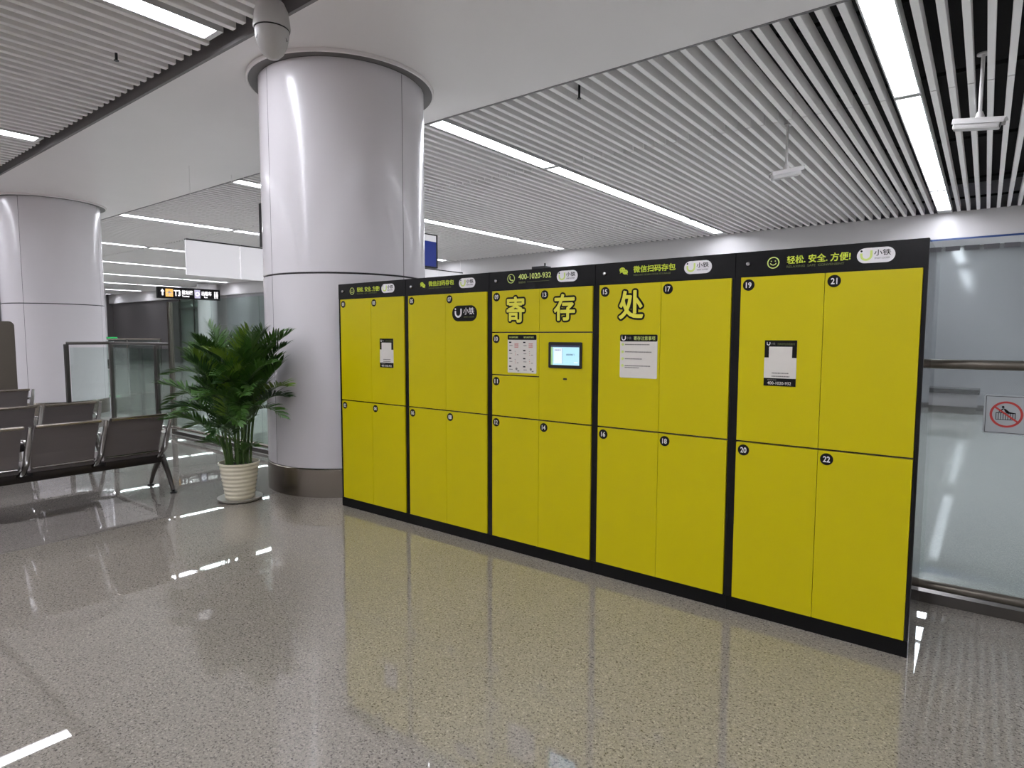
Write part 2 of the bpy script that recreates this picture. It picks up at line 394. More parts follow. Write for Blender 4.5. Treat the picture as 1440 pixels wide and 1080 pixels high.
# ---------------------------------------------------------------- lockers
W, H, D = .8728, 2.0, .5
DX0, DXS, DX1 = .033, .4455, .8545; ZT, ZM, ZB = 1.8643, .9733, .0839
def tiny_lines(s, x0, x1, z, y, m, h=.004, seed=0):
    rr = random.Random(seed); x = x0
    while x < x1-.004:
        w = rr.uniform(.004, .009); s.rect(x, z, min(x+w, x1), z+h, y, m, .0006); x += w+.0015
def smile_logo(s, x, z, h, y, m, eye=None):
    s.arc(x, z, h*.42, h*.2, 180, 360, y, m); w = h*.42
    s.rect(x-w-h*.1, z, x-w+h*.1, z+h*.22, y, m); s.rect(x+w-h*.1, z, x+w+h*.1, z+h*.45, y, m)
    s.disc(x-w, z+h*.42, h*.1, y, eye or m, n=12)
HY = -.004
def header(u, kind, par):
    s = MB(); s.box((DX0-.033+.002, -.003, ZT+.006), (W-.002, .0, H-.004), M['black']); hp = s.build('header_panel', par)
    s = MB()
    if kind == 'smile':
        s.arc(.195, 1.933, .028, .005, 0, 360, HY, M['limelight']); s.arc(.195, 1.936, .015, .004, 200, 340, HY, M['limelight'])
        s.disc(.185, 1.941, .003, HY, M['limelight'], n=10); s.disc(.205, 1.941, .003, HY, M['limelight'], n=10)
    elif kind == 'chat':
        s.disc(.188, 1.951, .015, HY, M['lime'], rx=.019); s.poly([(.175, 1.942), (.172, 1.93), (.186, 1.937)], HY, M['lime'])
        s.disc(.208, 1.937, .0145, HY-.0004, M['lime'], rx=.0175); s.poly([(.213, 1.927), (.224, 1.918), (.221, 1.932)], HY-.0004, M['lime'])
        for ex, ez in ((.182, 1.955), (.194, 1.955)): s.disc(ex, ez, .0022, HY-.001, M['ink'], n=8)
        for ex, ez in ((.203, 1.941), (.213, 1.941)): s.disc(ex, ez, .002, HY-.0016, M['ink'], n=8)
    else:
        s.arc(.2, 1.945, .03, .0045, 0, 360, HY, M['limelight']); s.arc(.209, 1.952, .02, .008, 165, 285, HY, M['limelight'])
        s.disc(.191, 1.957, .006, HY, M['limelight'], n=10); s.disc(.213, 1.932, .006, HY, M['limelight'], n=10)
    s.build('header_icon', hp)
    s = MB()
    if kind == 'smile':
        s.fat('轻松. 安全. 方便!', .263, 1.922, .554, 1.962, HY, M['lime'], .0011, n=6)
        s.text('RELAXING  SAFE  CONVENIENT', .262, 1.902, .528, 1.913, HY, M['dimlime'], 0)
    elif kind == 'chat':
        s.fat('微信扫码存包', .263, 1.930, .529, 1.969, HY, M['lime'], .0011, n=6)
        s.text('WECHAT SCAN CODE STORAGE', .262, 1.910, .5, 1.920, HY, M['dimlime'], 0)
    else:
        s.text('400-1020-932', .265, 1.936, .535, 1.972, HY, M['limelight'], .01)
        s.text('客服热线', .265, 1.908, .325, 1.923, HY, M['dimlime'], 0); s.rect(.34, 1.915, .52, 1.917, HY, M['dimlime'])
    s.build('header_lettering', hp)
    s = MB(); s.pill(.582, 1.901, .742, 1.973, HY, M['white'])
    smile_logo(s, .622, 1.938, .05, HY-.0013, M['limelight'], M['ink'])
    s.text('小铁', .655, 1.934, .724, 1.962, HY-.0013, M['ink'], .008); s.text('SMART LOCKER', .657, 1.918, .72, 1.926, HY-.0013, M['grey'], 0)
    s.build('logo_badge', hp)
    s = MB(); s.lathe([(0, -.012), (.009, -.011), (.0125, -.006), (.0125, 0)], M['chrome'], n=18)
    s.build('key_lock', hp, Matrix.Translation((.067, HY+.001, 1.935)) @ Matrix.Rotation(R(-90), 4, 'X'))
def number_disc(par, cx, cz, num):
    s = MB(); y = -.0085; s.disc(cx, cz, .0305, y, M['ink'], n=32)
    h = .0145; w = .0275 if '1' not in num else .024
    s.text(num, cx-w/2-.002, cz-h, cx+w/2+.002, cz+h, y-.0012, M['white'], .018)
    s.build('number_plate', par)
def door(par, x0, z0, x1, z1, num=None, nx=None):
    s = MB(); s.bbox((x0, -.0085, z0), (x1, .014, z1), M['yellow'], .0012); d = s.build('door', par)
    if num: number_disc(d, x0+.041 if nx is None else nx, z1-.042, num)
    return d
PY = -.0087
def qr_poster(par, x0, z0, x1, z1):
    s = MB(); w, h = x1-x0, z1-z0; s.rect(x0, z0, x1, z1, PY, M['paper'])
    y = PY-.0012
    s.rect(x0, z0+h*.62, x1, z1, y, M['ink'], .0006); s.rect(x0, z0, x1, z0+h*.17, y, M['ink'], .0006)
    s.rect(x0+w*.14, z0+h*.335, x0+w*.86, z0+h*.86, y-.0006, M['paper'], .0006)
    smile_logo(s, x0+w*.12, z0+h*.925, h*.07, y-.0006, M['white']); s.text('小铁', x0+w*.2, z0+h*.90, x0+w*.33, z0+h*.95, y-.0006, M['grey'], 0, .0006)
    s.text('扫码存包自助服务', x0+w*.4, z0+h*.895, x0+w*.94, z0+h*.945, y-.0006, M['dimlime'], 0, .0006)
    tiny_lines(s, x0+w*.25, x0+w*.78, z0+h*.27, y-.0002, M['grey'], .006, 3); tiny_lines(s, x0+w*.25, x0+w*.8, z0+h*.20, y-.0002, M['grey'], .006, 4)
    s.text('400-1020-932', x0+w*.12, z0+h*.03, x0+w*.86, z0+h*.095, y-.0006, M['paper'], .006, .0006)
    tiny_lines(s, x0+w*.12, x0+w*.4, z0+h*.125, y-.0006, M['grey'], .003, 5)
    s.build('poster', par)
def big_char(par, ch, x0, z0, x1, z1):
    s = MB(); x0 += .012; x1 -= .012; z0 += .012; z1 -= .012
    s.fat(ch, x0, z0, x1, z1, PY, M['ink'], .0165); s.fat(ch, x0, z0, x1, z1, PY-.0016, M['bigyellow'], .0045)
    s.build('lettering', par)
labels = ['yellow locker cabinet at the left end beside the white column', 'yellow locker cabinet second from left with a black logo badge on its door',
 'middle yellow locker cabinet with a touch screen and price poster', 'yellow locker cabinet second from right with a white notice poster',
 'yellow locker cabinet at the right end, nearest, with a poster above number 20']
for u in range(5):
    L = empty('locker_cabinet', (u*W, 0, 0), 0, labels[u], 'locker', 'row of yellow luggage lockers')
    s = MB()
    side = M['blackside']
    s.box((.0006, .0145, .0), (W-.0006, D, H), side)                                   # carcass
    for a, c in ((.0006, DX0-.003), (DX1+.003, W-.0006)): s.box((a, 0, ZB-.003), (c, .0145, ZT+.004), M['black'])
    s.box((.0006, 0, ZT+.004), (W-.0006, .0145, H), M['black'])
    s.build('cabinet_body', L)
    s = MB(); s.box((.0006, -.002, 0), (W-.0006, .0145, ZB-.004), M['plinth']); s.build('plinth', L)
    if u == 4:
        s = MB(); s.box((W-.0006, .004, .0), (W+.002, D-.004, H-.002), side); s.build('side_panel', L)
    header(u, ['smile', 'chat', 'phone', 'chat', 'smile'][u], L)
    g = .0022
    num = [['01', '02', '03', '04'], ['05', '06', '07', '08'], None, ['15', '16', '17', '18'], ['19', '20', '21', '22']][u]
    if num:
        d1 = door(L, DX0, ZM+.004, DXS-g/2, ZT, num[0]); d2 = door(L, DX0, ZB, DXS-g/2, ZM-.006, num[1])
        d3 = door(L, DXS+g/2, ZM+.004, DX1, ZT, num[2]); d4 = door(L, DXS+g/2, ZB, DX1, ZM-.006, num[3])
        if u == 0:
            qr_poster(d3, .557, 1.281, .725, 1.523)
        if u == 1:
            s = MB(); s.pill(.515, 1.655, .763, 1.772, PY, M['ink']); y = PY-.0012
            smile_logo(s, .578, 1.718, .068, y, M['white']); s.text('小铁', .63, 1.705, .735, 1.755, y, M['white'], .006); s.text('SMART LOCKER', .635, 1.682, .735, 1.692, y, M['dimlime'], 0)
            s.build('logo_badge', d3)
        if u == 3:
            big_char(d1, '处', .163, 1.643, .342, 1.832)
            s = MB(); x0, z0, x1, z1 = .184, 1.293, .430, 1.557; y = PY-.0012
            s.pill(x0, z0, x1, z1, PY, M['paper'], rad=.008); s.pill(x0, z1-.042, x1, z1, y, M['ink'], .0006, rad=.008)
            smile_logo(s, x0+.024, z1-.022, .028, y-.0006, M['white']); s.text('小铁', x0+.043, z1-.030, x0+.075, z1-.013, y-.0006, M['grey'], 0, .0006)
            s.text('寄存注意事项', x0+.092, z1-.034, x1-.014, z1-.010, y-.0006, M['limelight'], .004, .0006)
            for k, (f, n) in enumerate(((.77, .8), (.6, .86), (.44, .6), (.28, .82))):
                zz = z0+(z1-z0)*f; s.disc(x0+.018, zz, .0085, y, M['limelight'], .0006, n=14)
                tiny_lines(s, x0+.034, x0+(x1-x0)*n, zz-.003, y, M['grey'], .006, 10+k)
            tiny_lines(s, x0+.034, x0+.13, z0+(z1-z0)*.28-.014, y, M['grey'], .005, 20)
            s.build('poster', d1)
        if u == 4: qr_poster(d1, .168, 1.286, .328, 1.527)
    else:
        a = door(L, DX0, 1.576, DXS-g/2, ZT, '09'); b2 = door(L, DX0, 1.273, DXS-g/2, 1.568, '10', DX0+.038); c2 = door(L, DX0, ZM+.004, DXS-g/2, 1.265, '11', DX0+.038)
        door(L, DX0, ZB, DXS-g/2, ZM-.006, '12', DX0+.038); e = door(L, DXS+g/2, 1.576, DX1, ZT, '13'); door(L, DXS+g/2, ZB, DX1, ZM-.006, '14')
        big_char(a, '寄', .158, 1.632, .330, 1.828); big_char(e, '存', .556, 1.640, .736, 1.830)
        s = MB(); s.bbox((DXS+g/2, -.0085, ZM+.004), (DX1, .014, 1.568), M['yellow'], .0012); f = s.build('screen_panel', L)
        s = MB(); y = -.0085; s.pill(.527, 1.335, .786, 1.507, y, M['darkplastic'], .008, rad=.008); sf = s.build('screen_frame', f)
        s = MB(); y = -.0166
        s.rect(.548, 1.356, .768, 1.486, y, M['screen'], .0008); s.rect(.548, 1.474, .768, 1.486, y-.0008, M['screendk'], .0005)
        s.rect(.548, 1.356, .562, 1.474, y-.0008, M['screengr'], .0005); s.rect(.572, 1.366, .636, 1.468, y-.0008, M['screenlt'], .0005)
        s.text('扫码存包', .578, 1.449, .628, 1.459, y-.0014, M['blue'], .004, .0005); s.rect(.6385, 1.366, .6400, 1.468, y-.0008, M['screendk'], .0005)
        s.text('请选择柜门', .668, 1.420, .730, 1.431, y-.0009, M['blue'], .006, .0005); s.rect(.728, 1.370, .758, 1.378, y-.0008, M['screenlt'], .0005)
        s.build('screen_display', f)
        s = MB(); s.pill(.640, 1.257, .671, 1.270, -.0085, M['darkplastic'], .001); s.build('scanner_slot', f)
        s = MB(); x0, z0, x1, z1 = .176, 1.290, .424, 1.556; y = PY-.0012
        s.pill(x0, z0, x1, z1, PY, M['paper'], rad=.006); s.pill(x0, z1-.036, x1, z1, y, M['ink'], .0006, rad=.006)
        s.text('存包操作流程', x0+.014, z1-.024, x0+.09, z1-.012, y-.0006, M['limelight'], 0, .0006); s.text('取包操作流程', x0+.14, z1-.024, x0+.225, z1-.012, y-.0006, M['limelight'], 0, .0006)
        for cx in (x0+.012, x0+.135):
            for k in range(4):
                zz = z1-.058-k*.056
                s.rect(cx, zz, cx+.02, zz+.009, y, M['ink'], .0005); tiny_lines(s, cx+.004, cx+.032, zz-.02, y, M['grey'], .005, k)
                if k == 0:
                    for q in range(4): tiny_lines(s, cx+.048, cx+.085, zz-.006-q*.0085, y, M['red'], .004, q+30)
                elif k < 3:
                    for q in range(3): s.rect(cx+.05+q*.002, zz-.004-q*.012, cx+.057+q*.002, zz-.001-q*.012, y, M['red' if q else 'grey'], .0005)
                    tiny_lines(s, cx+.07, cx+.088, zz-.028, y, M['grey'], .005, 40+k)
                else:
                    s.disc(cx+.066, zz-.012, .009, y, M['grey'], .0005, n=12); s.rect(cx+.074, zz-.03, cx+.09, zz-.022, y, M['grey'], .0005)
        s.build('poster', b2)
r = empty('network_router', (2*W+.37, .12, H), 0, 'small black box with a stub aerial on top of the middle locker', 'router')
s = MB(); s.bbox((-.055, -.04, 0), (.055, .04, .028), M['darkplastic'], .004); s.build('router_body', r)
s = MB(); s.tube([(.03, 0, .026), (.03, 0, .05)], .006, M['darkplastic']); s.build('aerial', r)

# ---------------------------------------------------------------- glass wall behind the lockers (right part)
def rotm(ang, org): return Matrix.Translation(org) @ Matrix.Rotation(ang, 4, 'Z')
T = rotm(R(1.5), (3.1, .80, 0))
g = empty('glass_wall', (3.1, .80, 0), R(1.5), 'glass wall with steel handrail at right, behind the lockers', 'glass wall')
s = MB(); s.box((0, -.006, .10), (1.98, .006, 2.07), M['glassr']); s.build('glass_pane', g)
s = MB(); s.box((2.0, -.006, .10), (5.0, .006, 2.07), M['glassr']); s.build('glass_pane', g)
s = MB(); s.tube([(-.1, -.055, 1.395), (5.0, -.055, 1.395)], .027, M['railsteel'], 14); s.build('handrail', g)
for x in (.6, 2.6, 4.6):
    s = MB(); s.tube([(x, -.055, 1.38), (x, -.03, 1.35), (x, -.004, 1.35)], .008, M['steel'], 8); s.build('rail_bracket', g)
s = MB(); s.tube([(-.1, -.05, .118), (5.0, -.05, .118)], .026, M['railsteel'], 14); s.build('kick_rail', g)
s = MB(); s.box((-.1, -.03, 0), (5.0, .05, .062), M['dsteel']); s.build('base_channel', g)
s = MB(); s.box((0, -.018, 2.05), (5.0, .018, 2.085), M['signplate']); s.build('top_channel', g)
for k in range(24):
    s = MB(); s.bbox((1.20+k*.086, -.022, 2.024), (1.267+k*.086, -.0181+.0, 2.05), M['clipgrey'], .001); s.build('clip', g)
# warning sign fixed on the glass
sg = empty('warning_sign', (4.60, .80+.0262*1.5-.0095, 1.02), R(1.5), 'pale rectangular no-climbing sign with red prohibition circle on the glass', 'sign')
s = MB(); s.pill(0, 0, .62, .212, 0, M['signplate'], .002, rad=.012); s.build('sign_plate', sg)
s = MB(); y = -.0022
for (x0, z0, x1, z1) in ((.008, .006, .612, .0085), (.008, .2035, .612, .206), (.008, .006, .0105, .206), (.6095, .006, .612, .206)): s.rect(x0, z0, x1, z1, y, M['ink'], .0005)
s.build('sign_border', sg)
s = MB(); cx, cz = .098, .108
s.arc(cx, cz, .066, .011, 0, 360, y, M['red'], .0006, 40)
a = R(-38); dx, dz = math.cos(a)*.064, math.sin(a)*.064; nx, nz = -math.sin(a)*.0045, math.cos(a)*.0045
s.poly([(cx-dx-nx, cz-dz-nz), (cx+dx-nx, cz+dz-nz), (cx+dx+nx, cz+dz+nz), (cx-dx+nx, cz-dz+nz)], y-.0014, M['red'], .0005)
s.rect(cx-.045, cz+.006, cx+.04, cz+.010, y, M['ink'], .0006); s.rect(cx-.045, cz-.030, cx+.04, cz-.027, y, M['ink'], .0006)
for k in range(9): s.rect(cx-.045+k*.0102, cz-.027, cx-.042+k*.0102, cz+.006, y, M['ink'], .0006)
s.disc(cx-.015, cz+.040, .006, y-.0007, M['ink'], .0005, n=14)
s.poly([(cx-.013, cz+.033), (cx-.004, cz+.030), (cx+.014, cz+.014), (cx+.035, cz+.010), (cx+.036, cz+.005), (cx+.008, cz+.005), (cx-.006, cz+.016)], y-.0007, M['ink'], .0005)
s.poly([(cx-.012, cz+.028), (cx-.03, cz+.012), (cx-.034, cz+.015), (cx-.014, cz+.034)], y-.0007, M['ink'], .0005)
s.build('pictogram', sg)

# ---------------------------------------------------------------- tall glass screen between the columns
g = empty('glass_screen', (-5.45, .93, 0), 0, 'tall frameless glass screen behind the palm, left of the column', 'glass wall')
for k in range(3):
    s = MB(); s.box((.02+k*1.26, -.006, .06), (.02+k*1.26+1.25, .006, 2.06), M['glassg']); s.build('glass_pane', g)
s = MB(); s.box((-.0, -.025, .0), (3.85, .025, .05), M['dsteel']); s.build('base_channel', g)
s = MB(); s.tube([(0, -.05, .115), (3.85, -.05, .115)], .024, M['steel'], 12); s.build('kick_rail', g)
s = MB(); s.box((-.06, -.03, 0), (.0, .03, 2.06), M['steel']); s.build('post', g)
# low railing left of it, turning towards the camera in front of the far column
g = empty('glass_railing', (-7.87, .93, 0), 0, 'waist-high glass railing with steel top rail between the benches and the tall glass', 'railing')
s = MB(); s.tube([(-.27, -.60, 1.405), (0, 0, 1.405), (2.34, 0, 1.405)], .026, M['dsteel'], 12); s.build('top_rail', g)
for x, y in ((-.27, -.60), (0, 0), (1.85, 0)):
    s = MB(); s.bbox((x-.04, y-.03, 0), (x+.04, y+.03, 1.385), M['dsteel'], .006); s.build('post', g)
    s = MB(); s.bbox((x-.07, y-.06, 0), (x+.07, y+.06, .012), M['steel'], .003); s.build('base_plate', g)
s = MB(); s.box((.05, -.006, .08), (1.8, .006, 1.33), M['glassg']); s.build('glass_pane', g)
s = MB(); s.box((-.006, .05, .08), (.006, .61, 1.33), M['glass'], Matrix.Translation((-.27, -.60, 0)) @ Matrix.Rotation(R(-24.2), 4, 'Z')); s.build('glass_pane', g)
s = MB(); s.box((1.9, -.006, .08), (2.3, .006, 1.33), M['glassg']); s.build('glass_pane', g)
# far railing with a green lit strip
g = empty('far_railing', (-29, 6, 0), 0, 'distant glass railing with a green strip along its top', 'railing')
s = MB(); s.tube([(0, 0, 1.36), (0, 4.6, 1.36)], .03, M['steel'], 8); s.build('top_rail', g)
s = MB(); s.box((-.01, 0, .1), (.01, 4.6, 1.3), M['glassg']); s.build('glass_pane', g)
s = MB(); s.box((.02, 0, 1.395), (.05, 2.6, 1.46), M['green']); s.box((-.03, 0, 1.392), (.02, 2.6, 1.40), M['steel']); s.build('green_strip', g)
for y in (0, 1.5, 3.0, 4.56):
    s = MB(); s.box((-.03, y, 0), (.03, y+.06, 1.34), M['dsteel']); s.build('post', g)

# ---------------------------------------------------------------- far scenery
s = MB(); s.lathe([(.45, 0), (.45, 4.1)], M['column'], n=40); s.lathe([(.47, 0), (.47, .25), (.45, .25)], M['steel'], n=40)
o = s.build('far_column'); o.location = (-26.6, 11.9, 0); tag(o, 'slender white column far away left of the palm top, under the guide sign', 'column')
s = MB(); s.lathe([(.38, 0), (.38, 4.1)], M['column'], n=40); s.lathe([(.40, 0), (.40, .25), (.38, .25)], M['steel'], n=40)
o = s.build('far_column'); o.location = (-33.0, 9.2, 0); tag(o, 'slender shiny column far away in the dark hall at left', 'column')
w = empty('window_1', (-31.6, YN-.02, 0)); w['kind'] = 'structure'
s = MB()
for x in (0, 1.66, 3.32): s.box((x, 0, 0), (x+.08, .05, 3.6), M['dsteel'])
s.box((0, 0, 3.0), (3.4, .05, 3.08), M['dsteel']); s.build('window_frame', w)
for x in (.08, 1.74):
    s = MB(); s.box((x, .02, 0), (x+1.58, .03, 3.6), M['glassg']); s.build('pane', w)
for x in (-39.5, -37.3, -35.2):
    pass
for i, (y0, y1) in enumerate(((5.6, 6.5), (7.4, 8.3), (10.0, 10.9))):
    s = MB(); s.box((XW, y0, 0), (XW+.05, y1, 2.3), M['wallmauve']); d = s.build('door_%d' % (i+1)); struct(d)
    s = MB(); s.tube([(XW+.05, y0+.1, 1.0), (XW+.1, y0+.1, 1.0), (XW+.1, y0+.1, 1.3), (XW+.05, y0+.1, 1.3)], .015, M['steel'], 6); s.build('door_handle', d)
# low counter seen through the right glass
g = empty('low_counter', (-1.0, 11.9, 0), 0, 'low grey counter with dark top far behind the right glass wall', 'counter')
s = MB(); s.bbox((0, 0, .40), (5.55, .5, .50), M['darkplastic'], .01); s.build('counter_top', g)
s = MB(); s.box((.05, .05, .0), (5.5, .45, .14), M['dsteel']); s.build('counter_base', g)
s = MB(); s.box((.03, .08, .14), (5.52, .42, .40), M['wallmauve']); s.build('counter_front', g)

# hanging white panels and the blue display above them
PX = -5.06
PB = [1.0, 1.86, 2.72, 3.58, 4.44, 5.30, 6.38, 7.22]
PL = ['leftmost white hanging panel, beside the gap left of the column', 'second white hanging panel, cut off by the left side of the column'] + ['white hanging panel hidden directly behind the round column']*3 + ['white hanging panel peeking out under the blue display', 'rightmost white hanging panel, just above the left lockers']
for k in range(7):
    y0, y1 = PB[k]+.01, PB[k+1]-.012
    r = empty('hanging_panel', (PX, y0, 2.46), 0, PL[k], 'hanging panel', 'white hanging panels')
    s = MB(); s.bbox((-.02, 0, 0), (.02, y1-y0, .525), M['panelw'], .004); s.build('panel_face', r)
    s = MB(); s.box((-.03, 0, .525), (.03, y1-y0, .545), M['darkplastic']); s.build('top_rail', r)
    if k in (0, 1, 6):
        for yy in (.1, .76) if k != 1 else (.1,):
            s = MB(); s.tube([(0, yy, .54), (0, yy, ZS-2.46+.1)], .003, M['slat'], 6); s.build('hanger_rod', r)
r = empty('display_board', (PX, 2.25, 3.02), 0, 'dark cased display board with blue face hanging behind the white column', 'display')
s = MB(); s.bbox((-.06, 0, 0), (.06, 4.11, .72), M['darkplastic'], .01); s.build('casing', r)
s = MB(); s.box((.061, .06, .03), (.066, 4.05, .56), M['bluesign']); s.build('screen_face', r)
s = MB(); s.box((.061, .06, .56), (.066, 4.05, .69), M['panelw']); s.build('screen_header', r)
for y in (.4, 3.5):
    s = MB(); s.tube([(0, y, .69), (0, y, 1.2)], .014, M['dsteel'], 6); s.build('hanger_rod', r)

# black guide sign with lit lettering, hung along Y
SX, SY0, SY1, SZ0, SZ1 = -14.0, 4.32, 6.1, 2.605, 2.93
r = empty('guide_sign', (SX, SY0, SZ0), 0, 'black overhead guide sign reading T3 with an orange tile', 'sign')
SM = Matrix.Rotation(R(90), 4, 'Z')     # local x -> +Y, local -y -> +X
Ls, Hs = SY1-SY0, SZ1-SZ0
s = MB(); s.bbox((0, 0, 0), (Ls, .12, Hs), M['ink'], .01); s.build('sign_box', r, SM)
s = MB(); y = -.001; t = .004
def X(p): return (p-128)/(1318-128)*Ls
def sp(n):
    global s
    s.build(n, r, SM); s = MB()
s.poly([(X(205), .26), (X(243), .19), (X(222), .19), (X(222), .08), (X(196), .08), (X(196), .19), (X(172), .19)], y, M['signwhite'], t); sp('arrow')
s.rect(X(262), .05, X(398), .27, y, M['orange'], t)
s.poly([(X(330), .25), (X(338), .20), (X(385), .15), (X(385), .135), (X(338), .155), (X(338), .10), (X(350), .075), (X(310), .075), (X(322), .10), (X(322), .155), (X(275), .135), (X(275), .15), (X(322), .20)], y-t, M['paper'], .002); sp('aircraft_tile')
s.text('T3', X(418), .08, X(535), .24, y, M['signwhite'], .02, t)
s.text('航站楼', X(565), .13, X(770), .25, y, M['signwhite'], .02, t); s.text('Terminal', X(565), .06, X(700), .105, y, M['signwhite'], .01, t); sp('terminal_lettering')
s.rect(X(805), .04, X(915), .28, y, M['signlav'], t); s.arc(X(860), .16, .05, .02, 0, 360, y-t, M['signwhite'], .002); sp('lavender_tile')
s.text('出租车', X(945), .13, X(1140), .25, y, M['signwhite'], .02, t); s.text('Taxi', X(985), .06, X(1055), .105, y, M['signwhite'], .01, t); sp('taxi_lettering')
for px in (1210, 1255):
    s.disc(X(px), .235, .022, y, M['signwhite'], t, 12); s.rect(X(px)-.022, .10, X(px)+.022, .205, y, M['signwhite'], t); s.rect(X(px)-.014, .05, X(px)+.014, .10, y, M['signwhite'], t)
s.build('toilet_pictogram', r, SM)
for yy in (.3, Ls-.3):
    s = MB(); s.tube([(-.06, yy, Hs-.005), (-.06, yy, ZS-SZ0+.1)], .004, M['slat'], 6); s.build('hanger_rod', r)

# brown cabinet at the far left
r = empty('information_kiosk', (-7.13, -.93, 0), 0, 'dark brown rounded kiosk cut off by the left edge', 'kiosk')
kk = MB()
def rounded(x0, x1, z0, z1, rad):
    p = [(x0, z0), (x1, z0)]
    for cx, a in ((x1-rad, 0), (x0+rad, 90)):
        for k in range(7): p.append((cx+rad*math.cos(R(a+k*15)), z1-rad+rad*math.sin(R(a+k*15))))
    return p
kk.poly(rounded(-.3, .3, .06, 1.75, .07), 0, M['brown'], .16); kk.build('cabinet_body', r, Matrix.Rotation(R(77), 4, 'Z'))
kk = MB(); kk.bbox((-.2, -.28, 0), (.02, .28, .06), M['darkplastic'], .01); kk.build('base_plate', r)

# ---------------------------------------------------------------- surveillance cameras
r = empty('dome_camera', (.17, -.69, ZS), 0, 'white speed-dome surveillance camera hanging at the beam edge above the column', 'camera')
s = MB(); s.lathe([(0, .05), (.05, .05), (.05, .0), (.035, -.01), (.035, -.05), (.055, -.055), (0, -.056)], M['camera'], n=24); s.build('ceiling_mount', r)
s = MB(); s.lathe([(0, -.055), (.05, -.058), (.095, -.085), (.120, -.14), (.132, -.22), (.136, -.262), (.132, -.275), (.11, -.275)], M['camera'], n=40); s.build('camera_hood', r)
s = MB(); s.lathe([(.128, -.275), (.130, -.281), (.126, -.284)], M['darkplastic'], n=40); s.build('hood_seam', r)
s = MB(); s.lathe([(.125, -.284), (.122, -.33), (.108, -.39), (.082, -.445), (.045, -.482), (0, -.492)], M['camera'], n=40); s.build('dome', r)
s = MB()
ring = []
for k in range(25):
    a = R(-35+10*0); q = R(-75+150*k/24)
    base = Vector((math.cos(a), math.sin(a), 0)); side = Vector((-math.sin(a), math.cos(a), 0))
    p = Vector((0, 0, -.38))+side*math.sin(q)*.098+base*(.02+math.cos(q)*.055)+Vector((0, 0, math.cos(q)*.06))
    # push onto dome
    zz = p.z; rr = .112 if zz > -.39 else .1
    d = Vector((p.x, p.y, 0)); d = d.normalized()*rr*1.02; ring.append((d.x, d.y, zz))
s.tube(ring, .004, M['darkplastic'], 6); s.build('lens_window_seam', r)
def bullet(px, py, pz, ztop, a, b_, label):
    r = empty('bullet_camera', (px, py, pz), 0, label, 'camera')
    s = MB(); s.tube([(0, 0, .10), (0, 0, ztop-pz)], .016, M['camera'], 10); s.build('pole', r)
    s = MB(); s.lathe([(0, 0), (.05, 0), (.05, -.015), (.0, -.015)], M['camera'], n=20); o = s.build('mounting_flange', r); o.location = (0, 0, ztop-pz)
    s = MB(); s.lathe([(0, .10), (.022, .10), (.036, .06), (.036, .03), (0, .03)], M['camera'], n=18); s.build('swivel_joint', r)
    A, B = Vector(a), Vector(b_); d = (B-A); L = d.length; x = d.normalized(); yv = Vector((0, 0, 1)).cross(x).normalized(); z = x.cross(yv)
    mt = Matrix((x, yv, z)).transposed().to_4x4(); mt.translation = A-Vector((px, py, pz))
    s = MB(); s.bbox((0, -.055, -.055), (L, .055, .030), M['camera'], .018)
    s.build('housing', r, mt)
    s = MB(); s.bbox((-.01, -.064, .028), (L+.045, .064, .042), M['camera'], .006)
    s.box((-.01, -.064, -.01), (L+.03, -.058, .032), M['camera']); s.box((-.01, .058, -.01), (L+.03, .064, .032), M['camera']); s.build('sun_shield', r, mt)
    s = MB(); s.lathe([(0, .004), (.034, .004), (.034, 0)], M['darkplastic'], n=20); s.build('lens', r, mt @ Matrix.Translation((L, 0, -.012)) @ Matrix.Rotation(R(90), 4, 'Y'))
bullet(4.442, 3.97, 3.56, ZS+.05, (4.245, 3.99, 3.585), (4.60, 3.95, 3.525), 'white bullet camera on a ceiling pole at right, by the frame edge')
bullet(2.50, 4.92, 3.60, ZS+.05, (2.36, 4.80, 3.555), (2.64, 5.0, 3.625), 'white bullet camera on a short pole left of the wide ceiling light')
sprinkler(-1.897, -1.0, 'small dark sprinkler head poking through the slats at upper left')
sprinkler(1.03, 2.36, 'small dark sprinkler head among the slats right of the column')

